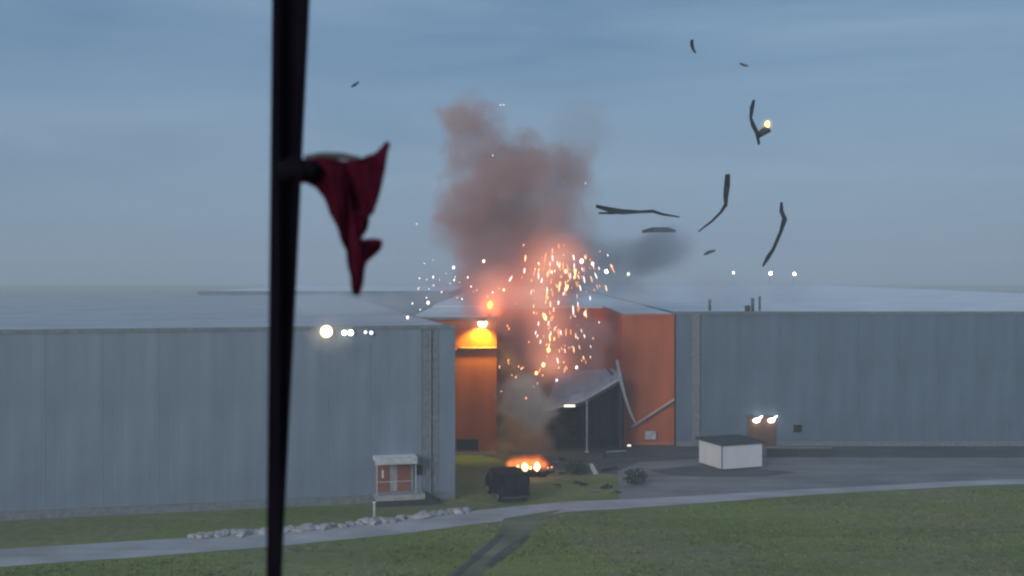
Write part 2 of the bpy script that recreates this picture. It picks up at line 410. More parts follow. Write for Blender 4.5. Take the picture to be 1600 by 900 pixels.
def orange_house():
    y = 96.2
    root = tag(empty('orange_warehouse', (0, y, 0)), 'orange brown warehouse block round a smoky recess between the grey halls', 'warehouse')
    Xl0, Xl1 = (640-800)*95.4/F, (776-800)*95.4/F
    Xr0 = (974-800)*100.6/F; Xr1 = 15.05
    y0, yb, yr = 95.4-y, 123-y, 100.6-y
    Ht = 12.0; D = 200
    # left wing
    obj('wall', bx(Xl0, Xl1, y0+.03, yb, 0, Ht), M['orange_trim'], root)
    panel_row(root, M['orange_shaded'], -5.9, Xl1, y0+.03, .3, 9.25, 2.3)
    panel_row(root, M['orange_shaded'], -5.9, Xl1, y0+.03, 9.47, Ht-.2, 2.3)
    obj('ledge', bx((718-800)*95.4/F, Xl1+.02, y0-.34, y0+.025, 9.33, 9.44), M['duct'], root)
    obj('coping', bx(Xl0, Xl1+.06, y0-.22, y0+.3, Ht-.18, Ht+.05), M['grey_dark'], root)
    # recess
    obj('wall', bx(Xl1, Xr0+.02, yb, yb+.3, 0, Ht-.1), M['orange_trim'], root)
    panel_row(root, M['orange_lit'], Xl1, Xr0-.02, yb, .2, Ht-.2, 2.4)
    # right wing: light on the flank put into its brighter colour, darker front
    obj('wall', bx(Xr0+.06, Xr1-.05, yr+.06, yb+.28, 0, Ht+.1), M['orange_trim'], root)
    n = 8; L = (yb-yr-.1)/n
    bm = bx(-.05, 0, .01, L-.01, 0, Ht-.3); bmesh.ops.recalc_face_normals(bm, faces=bm.faces)
    me = bpy.data.meshes.new('flank_panel'); bm.to_mesh(me); bm.free()
    for i in range(n): link('flank_panel', me, M['orange_lit'], root, (Xr0+.05, yr+.06+i*L, .25))
    panel_row(root, M['orange_shaded'], Xr0+.06, Xr1-.03, yr+.06, .3, Ht-.1, 2.45)
    obj('coping', bx(Xr0-.04, Xr1-.01, yr-.08, yr+.3, Ht-.1, Ht+.14), M['orange_trim'], root)
    obj('roof', bx(Xl0, Xr1+.06, yb+.28, D, Ht-.3, Ht+.2), M['roof'], root)
    obj('roof', bx(Xr0+.1, Xr1-.02, yr+.31, yb+.27, Ht+.10, Ht+.13), M['roof'], root)
    obj('roof', bx(Xl0, Xl1, y0+.31, yb-.01, Ht, Ht+.03), M['roof'], root)
    # low dark hatch on the left wing, pale kerb below it
    window(root, (713-800)*95.4/F, (748-800)*95.4/F, 0.35, 1.35, y0-.022, M['glass'], M['dark_metal'])
    obj('plinth', bx(-5.9, Xl1+.03, y0-.28, y0-.03, 0, .22), M['concrete'], root)
    # pale vent box and slanting pale duct on the right wing
    v = obj('vent_box', bx((1009-800)*100/F, (1026-800)*100/F, yr-.32, yr+.0, 0.55, 1.32, bev=.03), M['pale_trim'], root)
    bm = bmesh.new(); tube(bm, (at(986, 668, 100.2)-Vector((0, y, 0))), (at(1054, 624, 100.2)-Vector((0, y, 0))), .13, .13, 12)
    obj('duct', bm, M['duct'], root)
    return root
orange_house()

def far_hall():
    root = tag(empty('far_warehouse', (0, 215, 0)), 'pale hazy far warehouse behind the near grey hall and the red cloth', 'warehouse')
    obj('wall', bx(-62, -12.6, 0, 100, 0, 11.9), M['grey_clad'], root)
    obj('coping', bx(-62.1, -12.5, -.15, .4, 11.903, 12.25), M['grey_dark'], root)
    obj('roof', bx(-62, -12.6, .41, 100, 11.903, 12.1), M['roof'], root)
far_hall()

def loading_canopy():
    """lean-to in the recess: one roof plane high on the right, open dark front"""
    root = tag(empty('loading_canopy', (7, 97, 0)), 'open loading canopy with a tilted pale roof and dark interior', 'canopy')
    O = Vector((7, 97, 0))
    A = at(972, 591, 97); B = at(912, 627, 97)
    sl = (A.z-B.z)/(A.x-B.x)
    xl = (852-800)*97/F; zl = A.z-(A.x-xl)*sl*.8
    zl = B.z-(B.x-xl)*sl*.45
    yb = 111.5
    # roof sheets: separate strips up the slope
    secs = [(xl, zl), (B.x, B.z), (A.x, A.z)]
    def zx(x):
        for (a, za), (b, zb) in zip(secs, secs[1:]):
            if x <= b+1e-6: return za+(zb-za)*(x-a)/(b-a)
    n = 7
    xs = [xl+(A.x-xl)*i/n for i in range(n+1)]; xs[3] = B.x if abs(xs[3]-B.x) < .6 else xs[3]
    for i in range(n):
        a, b = xs[i]+.012, xs[i+1]-.012
        fx = lambda q: 4.6+(A.x+1.3-4.6)*(q-xl)/(A.x-xl)      # the far edge stays high: the sheets are twisted
        fz = lambda q: 5.75+.3*(q-xl)/(A.x-xl)
        bm = bmesh.new(); vv = []
        for q in (a, b):
            vv.append([bm.verts.new((q, 96.9, zx(q))), bm.verts.new((fx(q), yb, fz(q))), bm.verts.new((fx(q), yb, fz(q)+.09)), bm.verts.new((q, 96.9, zx(q)+.09))])
        p_, q_ = vv
        bm.faces.new(p_); bm.faces.new(q_[::-1])
        for k_ in range(4): bm.faces.new((p_[k_], p_[(k_+1) % 4], q_[(k_+1) % 4], q_[k_]))
        bmesh.ops.translate(bm, verts=bm.verts, vec=-O)
        obj('roof_sheet', bm, M['shed_roof'], root)
    bm = prism([(xl, zl-.32), (B.x, B.z-.32), (A.x, A.z-.32), (A.x, A.z-.01), (B.x, B.z-.01), (xl, zl-.01)], 97.0, 97.25)
    bmesh.ops.translate(bm, verts=bm.verts, vec=-O); obj('front_beam', bm, M['dark_metal'], root)
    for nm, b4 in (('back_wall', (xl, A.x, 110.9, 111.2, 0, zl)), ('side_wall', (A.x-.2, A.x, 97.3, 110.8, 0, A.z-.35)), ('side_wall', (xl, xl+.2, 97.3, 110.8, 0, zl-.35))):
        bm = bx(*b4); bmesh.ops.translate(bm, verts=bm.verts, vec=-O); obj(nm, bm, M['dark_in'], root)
    # folded dark sheet across the open front, interior shade put into its colour
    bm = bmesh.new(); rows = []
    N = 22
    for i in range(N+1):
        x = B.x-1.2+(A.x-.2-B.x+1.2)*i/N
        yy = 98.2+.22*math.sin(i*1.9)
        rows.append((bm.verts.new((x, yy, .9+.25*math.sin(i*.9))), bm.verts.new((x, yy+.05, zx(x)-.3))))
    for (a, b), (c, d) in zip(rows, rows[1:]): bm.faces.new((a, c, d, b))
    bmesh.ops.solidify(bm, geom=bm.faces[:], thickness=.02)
    bmesh.ops.translate(bm, verts=bm.verts, vec=-O); obj('interior_shade', bm, M['dark_in'], root)
    for px in (917,):
        p = at(px, 640, 96.6)
        bm = bmesh.new(); tube(bm, (p.x, 96.6, 0), (p.x, 96.6, zx(p.x)-.05), .07); box(bm, p.x-.18, p.x+.18, 96.42, 96.78, 0, .1)
        bmesh.ops.translate(bm, verts=bm.verts, vec=-O); obj('post', bm, M['pale_trim'], root)
    # torn bright cladding strip hanging from the high corner
    bm = bmesh.new()
    c = [at(964, 563, 96.5), at(969, 590, 96.4), at(976, 618, 96.5), at(985, 645, 96.2), at(993, 662, 96.0)]
    w = [.12, .18, .12, .12, .06]
    pr = []
    for p, ww in zip(c, w): pr.append((bm.verts.new(p-Vector((ww, .05, 0))), bm.verts.new(p+Vector((ww, .1, .05)))))
    for (a, b), (d, e) in zip(pr, pr[1:]): bm.faces.new((a, b, e, d))
    bmesh.ops.solidify(bm, geom=bm.faces[:], thickness=.03)
    bmesh.ops.translate(bm, verts=bm.verts, vec=-O); obj('torn_cladding', bm, M['shed_roof'], root)
    lm = empty('canopy_lamp', at(890, 634, 96.5)); tag(lm, 'small pale yellow lamp under the low eave of the canopy', 'lamp')
    bm = bmesh.new(); box(bm, -.48, .48, -.08, .08, -.10, .10, bev=.03); obj('lens', bm, m_emit('eave_lamp', (1, .95, .7), 1.1), lm)
    obj('housing', bx(-.52, .52, -.05, .12, .105, .2), M['dark_metal'], lm)
loading_canopy()

# ------------------------------------------------------------------ cabin, low wall, small yard things
def cabin():
    c = gnd(1128, 736); a = R(21)
    root = tag(empty('white_cabin', c, a), 'small white cabin with a flat dark roof in the yard', 'cabin')
    w, d, h = 3.85, 3.6, 2.05
    obj('wall', bx(.04, w-.04, .04, d-.04, .12, h), M['white'], root)
    panel_row(root, M['white_clad'], .06, w-.06, .04, .15, h-.04, 1.25, t=.04)
    bm = bx(-.04, 0, .015, 1.16-.015, .15, h-.04); bmesh.ops.recalc_face_normals(bm, faces=bm.faces)
    me = bpy.data.meshes.new('side_panel'); bm.to_mesh(me); bm.free()
    for i in range(3): link('side_panel', me, M['white_clad'], root, (.04, .06+i*1.165, 0))
    bm = bmesh.new(); box(bm, -.02, .06, -.02, .06, .12, h); obj('corner_post', bm, M['grey_dark'], root)
    obj('base', bx(.06, w-.06, .06, d-.06, 0, .118), M['dark_metal'], root)
    bm = bx(-.22, w+.2, -.22, d+.2, h+.003, h+.17, bev=.03)
    obj('roof', bm, M['bitumen'], root)
cabin()

def low_wall():
    p = gnd(1199, 712); q = gnd(1300, 712)
    root = tag(empty('low_wall', p), 'low dark wall running from the white cabin past the window', 'wall')
    L = q.x-p.x
    obj('wall_body', bx(0, L, 0, .3, 0, .62), M['dark_metal'], root)
    obj('wall_cap', bx(-.03, L+.03, -.04, .34, .623, .72, bev=.02), M['grey_dark'], root)
low_wall()

def barrier():
    p = gnd(945, 716); q = gnd(990, 713)
    root = tag(empty('barrier', p, math.atan2(q.y-p.y, q.x-p.x)), 'low dark barrier with a pale top before the canopy', 'barrier')
    L = (q-p).length
    bm = bmesh.new()
    pts = [(-.3, 0), (.3, 0), (.2, .2), (.1, .5), (-.1, .5), (-.2, .2)]
    bm = prism(pts, 0, L); bmesh.ops.rotate(bm, verts=bm.verts, cent=(0, 0, 0), matrix=Matrix.Rotation(R(-90), 3, 'Z'))
    obj('barrier_body', bm, M['dark_metal'], root)
    obj('barrier_top', bx(.2, L-.8, -.08, .08, .503, .58), M['concrete'], root)
barrier()

def bush(p, rx, rz, label, seed, n=420):
    root = tag(empty('bush', p), label, 'bush')
    rnd = random.Random(seed)
    bm = bmesh.new()
    for _ in range(6):
        a = rnd.uniform(0, 6.3)
        tube(bm, (0, 0, 0), (rx*.5*math.cos(a), rx*.5*math.sin(a), rz*rnd.uniform(.9, 1.4)), .03, .01, 5)
    obj('stem', bm, M['stem'], root)
    bm = bmesh.new()
    for _ in range(n):
        while True:
            q = Vector((rnd.uniform(-1, 1), rnd.uniform(-1, 1), rnd.uniform(-.9, 1)))
            if .35 < q.length < 1+.25*mnoise.noise(q*2+Vector((seed, 0, 0))): break
        c = Vector((q.x*rx, q.y*rx, rz+q.z*rz)); u = Vector((rnd.gauss(0, 1), rnd.gauss(0, 1), rnd.gauss(0, 1))).normalized()
        v = u.cross(Vector((rnd.gauss(0, 1), rnd.gauss(0, 1), rnd.gauss(0, 1)))).normalized()
        s = rnd.uniform(.07, .15)
        bm.faces.new([bm.verts.new(c+k) for k in (-u*s, v*s*.5, u*s, -v*s*.5)])
    obj('foliage', bm, M['leaf'], root)
bush(gnd(992, 757), .95, .62, 'dark green low bush at the corner of the yard', 3)
bush(gnd(902, 741), 1.0, .55, 'dark round bush beside the fallen white panel', 7, 520)

def fallen_panel():
    p = gnd(928, 741)
    bm = bmesh.new()
    a = [bm.verts.new(v) for v in ((-.5, 0, .75), (-.1, .1, .85), (.35, -.05, .05), (.0, -.15, .0))]
    bm.faces.new(a); bmesh.ops.solidify(bm, geom=bm.faces[:], thickness=.05)
    tag(obj('fallen_panel', bm, M['white'], None, p), 'white torn panel leaning on the ground by the dark bush', 'panel')
fallen_panel()

def rubble():
    rnd = random.Random(31)
    for i in range(16):
        p = gnd(rnd.uniform(868, 985), rnd.uniform(718, 772)); L = rnd.uniform(.25, .7)
        bm = bmesh.new()
        pts = [(-L, 0), (-L*.4, -L*.35), (L*.5, -L*.2), (L, L*.1), (L*.2, L*.4), (-L*.6, L*.3)]
        f = bm.faces.new([bm.verts.new((x*rnd.uniform(.8, 1.1), y, .06+rnd.uniform(0, .22))) for x, y in pts])
        bmesh.ops.triangulate(bm, faces=[f]); bmesh.ops.solidify(bm, geom=bm.faces[:], thickness=.05)
        tag(obj('rubble_fragment', bm, M['debris'] if i % 4 else M['grey_dark'], None, p, rnd.uniform(0, 6)), 'dark scrap fragment lying on the ground before the canopy', 'debris', 'fragments strewn before the canopy')
rubble()

def marker(px, py, d, h, label, mat, r=.06):
    p = gnd(px, py) if d is None else None
    root = tag(empty('marker_post', p), label, 'post')
    bm = bmesh.new(); tube(bm, (0, 0, 0), (0, 0, h), r, r*.9, 10); obj('post', bm, mat, root)
    bm = bmesh.new(); tube(bm, (0, 0, h+.002), (0, 0, h+.08), r*1.3, r*.6, 10); obj('cap', bm, M['white'], root)
marker(585, 812, None, 1.1, 'thin pale marker post between the doorway and the road', M['pale_trim'], .09)
marker(992, 748, None, .75, 'short white topped post in front of the yard bush', M['dark_metal'], .08)

# ------------------------------------------------------------------ van below the fire, the fire itself
def van():
    p = gnd(806, 787); root = tag(empty('van', p, R(15)), 'dark soot covered van parked between the road and the flames', 'van')
    w, L, h = 2.05, 4.9, 1.98
    # body profile along y (rear towards us), a raised roof, a sloping nose away from the camera
    prof = [(0, .38), (0, 1.8), (.25, h), (3.3, h), (4.1, 1.35), (4.8, 1.15), (4.9, .5), (4.8, .38)]
    bm = bmesh.new()
    a = [bm.verts.new((-w/2, y, z)) for y, z in prof]; b = [bm.verts.new((w/2, y, z)) for y, z in prof]
    bm.faces.new(a); bm.faces.new(b[::-1])
    for i in range(len(prof)): bm.faces.new((a[i], a[(i+1) % len(prof)], b[(i+1) % len(prof)], b[i]))
    bmesh.ops.bevel(bm, geom=bm.edges[:], offset=.09, segments=3, affect='EDGES', profile=.5)
    obj('body', bm, M['van'], root, smooth=False)
    for s in (-1, 1):
        d = obj('rear_door', bx(min(s*.02, s*.9), max(s*.02, s*.9), -.03, -.002, .55, 1.98, bev=.01), M['van'], root)
        obj('rear_window', bx(min(s*.12, s*.8), max(s*.12, s*.8), -.045, -.032, 1.25, 1.85), M['glass'], d)
        bm = bmesh.new(); box(bm, min(s*.91, s*1.0), max(s*.91, s*1.0), -.04, -.003, .75, 1.3); obj('tail_light', bm, m_plain('tail_lens', (.10, .012, .012), .3), root)
        obj('side_window', bx(min(s*(w/2+.004), s*(w/2+.02)), max(s*(w/2+.004), s*(w/2+.02)), 2.5, 3.6, 1.3, 1.85), M['glass'], root)
        for yy in (.95, 3.9):
            bm = bmesh.new(); tube(bm, (s*(w/2-.22), yy, .34), (s*(w/2+.015), yy, .34), .34, .34, 20); t = obj('wheel', bm, M['tyre'], root)
            bm = bmesh.new(); tube(bm, (s*(w/2+.016), yy, .34), (s*(w/2+.03), yy, .34), .19, .17, 16); obj('rim', bm, M['grey_dark'], t)
    obj('bumper', bx(-w/2+.03, w/2-.03, -.14, -.004, .36, .54, bev=.03), M['dark_metal'], root)
van()

def m_flame(name, c0, c1, s, pw=1.6):
    """glowing gas: emission that dies away towards the edge of its own body"""
    k = NM(name)
    tc = k.N('ShaderNodeTexCoord')
    n = k.N('ShaderNodeTexNoise'); n.inputs['Scale'].default_value = 1.6; n.inputs['Detail'].default_value = 3; k.L(tc.outputs['Object'], n.inputs['Vector'])
    ln = k.N('ShaderNodeVectorMath', operation='LENGTH'); k.L(tc.outputs['Object'], ln.inputs[0])
    mr = k.N('ShaderNodeMapRange'); mr.inputs[1].default_value = 1; mr.inputs[2].default_value = 0; mr.inputs[3].default_value = 0; mr.inputs[4].default_value = 1
    k.L(ln.outputs['Value'], mr.inputs[0])
    pwn = k.N('ShaderNodeMath', operation='POWER'); k.L(mr.outputs[0], pwn.inputs[0]); pwn.inputs[1].default_value = pw
    m2 = k.N('ShaderNodeMath', operation='MULTIPLY'); k.L(pwn.outputs[0], m2.inputs[0]); k.L(n.outputs['Fac'], m2.inputs[1])
    m3 = k.N('ShaderNodeMath', operation='MULTIPLY'); k.L(m2.outputs[0], m3.inputs[0]); m3.inputs[1].default_value = s*2
    cr = k.ramp(mr.outputs[0], [(.1, c0), (.8, c1)])
    e = k.N('ShaderNodeEmission'); k.L(cr, e.inputs[0]); k.L(m3.outputs[0], e.inputs[1])
    k.L(e.outputs[0], k.out.inputs['Volume'])
    return k.m
M['flame'] = m_flame('orange_flame', (1, .10, .012), (1, .30, .06), 1.25)
M['flame_soft'] = m_flame('soft_flame_glow', (1, .10, .02), (1, .16, .03), .32, 1.3)
def gas(name, c, r, mat, parent, jit=.25, seed=0):
    bm = bmesh.new(); ball(bm, (0, 0, 0), 1.0, 3, jit, seed)
    o = obj(name, bm, mat, parent, c, 0, True); o.scale = r; return o

def ground_fire():
    p = gnd(822, 744); root = tag(empty('ground_fire', p), 'orange fire burning on wreckage behind the dark van', 'fire')
    # charred heap it burns on
    bm = bmesh.new(); rnd = random.Random(8)
    for i in range(34):
        x = rnd.uniform(-1.9, 1.9); y = rnd.uniform(-.8, .8); z = rnd.uniform(0, .35)*(1-abs(x)/2.2)
        a, b = rnd.uniform(0, 6.3), rnd.uniform(-.5, .6); L = rnd.uniform(.4, 1.2)
        v = Vector((math.cos(a)*math.cos(b), math.sin(a)*math.cos(b), math.sin(b)))*L
        tube(bm, Vector((x, y, z+.05))-v/2, Vector((x, y, z+.08))+v/2, rnd.uniform(.04, .12), rnd.uniform(.03, .09), 5)
    obj('charred_heap', bm, M['black'], root)
    for i, (px, py, rx, rz) in enumerate([(806, 724, .85, .72), (820, 723, .95, .85), (838, 722, .95, .85), (829, 724, 1.8, .5), (850, 727, .5, .5), (797, 725, .55, .5)]):
        q = at(px, py, p.y-.2)-p
        gas('flame', q, (rx, .6, rz), M['flame'], root, .3, i)
    for i, (px, py, r) in enumerate([(820, 730, .25), (839, 729, .25), (809, 729, .09), (829, 731, .09)]):
        q = at(px, py, p.y-.9)-p
        bm = bmesh.new(); ball(bm, (0, 0, 0), (r, r*.8, r*1.3), 2, .35, i+3); obj('flame_core', bm, M['ember'], root, q, 0, True)
    for px, py in ((856, 731), (862, 730)):
        bm = bmesh.new(); ball(bm, (0, 0, 0), .09, 1); obj('ember', bm, M['spark_orange'], root, at(px, py, p.y-.5)-p)
ground_fire()

def roof_fire():
    p = at(766, 497, 96.5); root = tag(empty('roof_fire', p), 'small orange blaze on the roof edge above the yellow lamp', 'fire')
    q = at(766, 477, 96.5)-p
    gas('flame', q, (1.75, 1.2, 1.6), m_flame('blaze_flame', (1, .085, .006), (1, .26, .03), 2.0, 1.5), root, .25, 1)
    gas('flame', q+Vector((.5, .1, -.5)), (1.0, .8, .8), M['flame'], root, .2, 2)
    bm = bmesh.new(); ball(bm, (0, 0, 0), (.22, .2, .36), 2, .3, 2); obj('flame_core', bm, m_emit('blaze_core', (1, .48, .07), 4), root, q+Vector((0, -.6, .05)), 0, True)
    bm = bmesh.new(); rnd = random.Random(2)
    for i in range(7): tube(bm, (rnd.uniform(-.5, .3), rnd.uniform(0, .6), .05), (rnd.uniform(-.4, .5), rnd.uniform(0, .6), rnd.uniform(.15, .5)), .05, .03, 5)
    obj('charred_heap', bm, M['black'], root)
roof_fire()

def spark_glow():
    root = tag(empty('spark_glow', at(850, 450, 93)), 'pink orange glow added in the smoke of the spark shower', 'spark_glow')
    c = root.location.copy()  # glowing volumes added to stand in for spark light on the smoke
    mat = m_flame('smoke_glow', (1, .27, .14), (1, .42, .24), .125, 1.4)
    for i, (px, py, rx, ry) in enumerate([(868, 405, 72, 55), (840, 455, 66, 70), (855, 520, 50, 80), (862, 570, 55, 40), (775, 455, 60, 55)]):
        gas('glow_lobe', at(px, py, 93)-c, (rx*93/F, rx*75/F, ry*93/F), mat, root, .2, i)
spark_glow()

# ------------------------------------------------------------------ lamps
def wall_lamp():
    p = at(754, 505, 94.9); root = tag(empty('floodlight', p), 'glowing yellow floodlight high on the orange brown wall', 'floodlight')
    bm = bmesh.new(); ball(bm, (0, 0, 0), (.42, .3, .36), 3)
    bmesh.ops.bisect_plane(bm, geom=bm.verts[:]+bm.edges[:]+bm.faces[:], plane_co=(0, 0, .16), plane_no=(0, 0, 1), clear_outer=True)
    obj('lens', bm, M['lamp_yellow'], root)
    bm = bmesh.new(); tube(bm, (0, 0, .17), (0, 0, .34), .46, .2, 16); obj('shade', bm, M['dark_metal'], root)
    bm = bmesh.new(); tube(bm, (0, .05, .28), (0, .5, .28), .05); obj('bracket', bm, M['dark_metal'], root)
    l = bpy.data.lights.new('floodlight_beam', 'SPOT'); l.energy = 1150; l.color = (1, .80, .03); l.spot_size = R(112); l.spot_blend = .55; l.shadow_soft_size = .2
    o = bpy.data.objects.new('floodlight_beam', l); C.objects.link(o); o.parent = root; o.location = (-.05, -.5, -.3); o.rotation_euler = (R(28), R(8), 0)
wall_lamp()

def roof_lamp(px, py, r, mat, label, cat='lamp', group=None, d=None, rod=None):
    """lamp head on a short bracket on the parapet"""
    t = (px-800)/F
    cx, cy_ = gnd(711, 780).xy; ux, uy = math.cos(lw_a), math.sin(lw_a)
    s = (t*cy_-cx)/(ux-t*uy); Y = cy_+s*uy - .3
    root = tag(empty('roof_lamp', at(px, py, Y)), label, cat, group)
    bm = bmesh.new(); ball(bm, (0, 0, 0), (r, r*.6, r), 3); obj('lens', bm, mat, root, smooth=True)
    bm = bmesh.new(); tube(bm, (0, r*.4, 0), (0, r*.75, 0), r*1.05, r*.8, 14); tube(bm, (0, r*.6, -r*1.1), (0, r*.6, 0), .04); obj('housing', bm, M['dark_metal'], root)
roof_lamp(510, 518, .42, M['lamp_warm'], 'large warm glowing lamp on the roof edge of the grey warehouse')
roof_lamp(538, 520, .17, M['lamp_white'], 'small white lamp next to the large warm roof lamp')
roof_lamp(548, 520, .19, M['lamp_white'], 'white lamp second from the large warm roof lamp')
roof_lamp(571, 519, .11, m_emit('lamp_dim', (.9, .93, 1), 1.4), 'faint white lamp third from the large warm roof lamp')
roof_lamp(580, 520, .12, m_emit('lamp_dim_white', (.9, .93, 1), 1.8), 'faint white roof lamp farthest from the large warm one')

def entrance_lamp(px, label):
    p = at(px, 657, 99.62); root = tag(empty('entrance_lamp', p, 0), label, 'lamp', 'lamps over the entrance of the slate warehouse')
    bm = bmesh.new(); ball(bm, (0, 0, 0), (.32, .14, .2), 2); tube(bm, (.1, 0, .05), (.55, 0, .42), .12, .03, 8)
    obj('lens', bm, M['lamp_white'], root)
    obj('back_plate', bx(-.3, .3, .145, .2, -.3, .3), M['dark_metal'], root)
    l = bpy.data.lights.new('entrance_glow', 'POINT'); l.energy = 5; l.color = (1, .8, .55); l.shadow_soft_size = .12
    o = bpy.data.objects.new('entrance_glow', l); C.objects.link(o); o.parent = root; o.location = (0, -.35, -.3)
entrance_lamp(1182, 'bright white lamp over the brown entrance nearer the cabin corner')
entrance_lamp(1205, 'bright white lamp over the brown entrance nearer the dark window')

def foot_lamp():
    p = at(983, 697, 99.9); root = tag(empty('foot_lamp', p), 'small pale lamp low on the brown wall beside the canopy', 'lamp')
    bm = bmesh.new(); ball(bm, (0, 0, 0), (.2, .12, .17), 2); obj('lens', bm, m_emit('foot_lens', (1, .92, .78), .75), root)
    obj('back_plate', bx(-.14, .14, .12, .55, -.14, .14), M['dark_metal'], root)
foot_lamp()

def far_lamp(px, py, d, r, s, label):
    top = at(px, py, d); root = tag(empty('street_lamp', (top.x, d, 0)), label, 'street lamp', 'far street lamps beyond the roofs')
    bm = bmesh.new(); tube(bm, (0, 0, 0), (0, 0, top.z+.25), .14, .07, 8); obj('pole', bm, M['grey_dark'], root)
    bm = bmesh.new(); tube(bm, (0, 0, top.z+.3), (0, -.9, top.z+.45), .06, .05, 6); obj('arm', bm, M['grey_dark'], root)
    bm = bmesh.new(); ball(bm, (0, -1.0, top.z), (r, r, r*1.1), 2); obj('lens', bm, m_emit('far_lamp', (1, .97, .93), s), root)
far_lamp(1203, 427, 330, .5, 8, 'bright far street lamp beyond the slate roof, first of the close pair')
far_lamp(1240, 428, 330, .45, 7, 'bright far street lamp beyond the slate roof, outermost of the close pair')
far_lamp(1145, 426, 330, .4, 2, 'dim far street lamp beyond the slate roof, apart from the pair')
far_lamp(947, 424, 320, .55, 8, 'far white lamp above the orange building at the smoke edge')
far_lamp(981, 428, 320, .42, 3.5, 'small far lamp above the orange building inside the grey smoke')

def roof_vent(px, py, hpx, wpx, label):
    d = 102.0
    p = at(px, py, d); r = wpx*d/F/2; h = hpx*d/F
    root = tag(empty('roof_vent', p), label, 'vent', 'vents on the slate roof')
    bm = bmesh.new(); tube(bm, (0, 0, -.1), (0, 0, h*.75), r*.7, r*.7, 10); obj('pipe', bm, M['dark_metal'], root)
    bm = bmesh.new(); tube(bm, (0, 0, h*.76), (0, 0, h), r*1.1, r*.4, 10); obj('cowl', bm, M['dark_metal'], root)
roof_vent(1187, 484, 22, 5, 'tall dark vent pipe, taller of the close pair on the slate roof')
roof_vent(1176, 485, 20, 7, 'dark vent pipe, wider of the close pair on the slate roof')
roof_vent(1109, 484, 17, 6, 'lone dark vent pipe near the orange end of the slate roof')
roof_vent(1168, 487, 10, 12, 'squat dark vent box beside the pair on the slate roof')

# ------------------------------------------------------------------ flying debris
def scrap(name, pts, d, label, cat='debris', mat=None, tw=.4, group='scraps of sheet thrown into the air'):
    """bent torn strip: centre line in pixels with a width at each point, twisted along its length"""
    mat = mat or M['debris']
    P = [at(x, y, d+.5*math.sin(i*1.3)) for i, (x, y, w) in enumerate(pts)]
    c = sum(P, Vector())/len(P)
    bm = bmesh.new(); rows = []
    for i, ((x, y, w), p) in enumerate(zip(pts, P)):
        t = (P[min(i+1, len(P)-1)]-P[max(i-1, 0)]).normalized()
        n = t.cross(Vector((0, 1, 0))).normalized()
        q = (n*math.cos(tw*i)+Vector((0, 1, 0))*math.sin(tw*i)*.5)
        hw = w*d/F/2
        rows.append((bm.verts.new(p-c-q*hw), bm.verts.new(p-c+q*hw)))
    for (a, b), (e, f) in zip(rows, rows[1:]): bm.faces.new((a, b, f, e))
    bmesh.ops.solidify(bm, geom=bm.faces[:], thickness=.07)
    o = obj(name, bm, mat, None, c)
    return tag(o, label, cat, group)
scrap('metal_scrap', [(1137, 272, 8), (1136, 290, 10), (1134, 306, 9), (1134, 320, 7), (1126, 332, 5), (1112, 346, 5), (1100, 355, 5), (1091, 362, 4)], 78, 'dark scrap bent at an elbow like a boomerang in the sky', tw=.15)
scrap('metal_scrap', [(1221, 316, 4), (1221, 330, 7), (1226, 342, 9), (1220, 362, 6), (1208, 390, 6), (1200, 402, 8), (1192, 416, 4)], 80, 'long slanting dark scrap with a hooked top in the sky', tw=.1)
scrap('metal_scrap', [(931, 322, 5), (950, 327, 8), (972, 331, 9), (1000, 331, 5), (1020, 330, 6), (1036, 335, 5), (1062, 339, 3)], 88, 'long thin dark scrap flying level beside the smoke', tw=.12)
scrap('metal_scrap', [(935, 333, 3), (955, 333, 4), (980, 332, 4)], 88.4, 'short dark sliver just under the level scrap by the smoke', tw=.1)
scrap('metal_scrap', [(1081, 62, 5), (1081, 70, 6), (1083, 77, 5), (1087, 83, 3)], 84, 'tiny curved dark scrap highest in the sky', tw=.1)
GREY = m_plain('grey_scrap', (.13, .16, .19), .8)
scrap('metal_scrap', [(1156, 99, 3), (1163, 102, 5), (1170, 103, 3)], 90, 'faint grey fleck below the highest scrap', mat=GREY)
scrap('metal_scrap', [(549, 136, 3), (555, 132, 6), (561, 128, 4)], 70, 'faint grey fleck alone in the sky near the window post', mat=GREY)
scrap('metal_scrap', [(1100, 398, 3), (1108, 394, 6), (1118, 391, 4)], 92, 'small grey scrap low in the sky between cloud and slanting scrap', mat=GREY)
scrap('metal_scrap', [(1003, 362, 4), (1020, 359, 8), (1044, 359, 8), (1056, 361, 3)], 99, 'blurred grey scrap on the top of the drifting dark cloud', mat=GREY, tw=.05)
def burning_scrap():
    o = scrap('burning_scrap', [(1178, 156, 4), (1175, 168, 7), (1173, 184, 5), (1177, 196, 8), (1183, 208, 8), (1186, 226, 5)], 76, 'forked dark scrap in the sky with one end on fire', tw=.12, group='scraps of sheet thrown into the air')
    c = o.location.copy()
    bm = bmesh.new(); a, b = at(1184, 212, 76), at(1201, 201, 76)
    tube(bm, a-c, b-c, .22, .3, 7); obj('torn_end', bm, M['debris'], o)
    bm = bmesh.new(); ball(bm, (0, 0, 0), (.17, .15, .22), 2, .6, 5); obj('flame_core', bm, m_emit('scrap_fire', (1, .66, .16), 2.2), o, at(1199, 194, 75.6)-c, 0, True)
    gas('flame', at(1199, 194, 75.8)-c, (.55, .4, .55), m_flame('scrap_flame', (1, .45, .08), (1, .7, .2), .9), o)
burning_scrap()

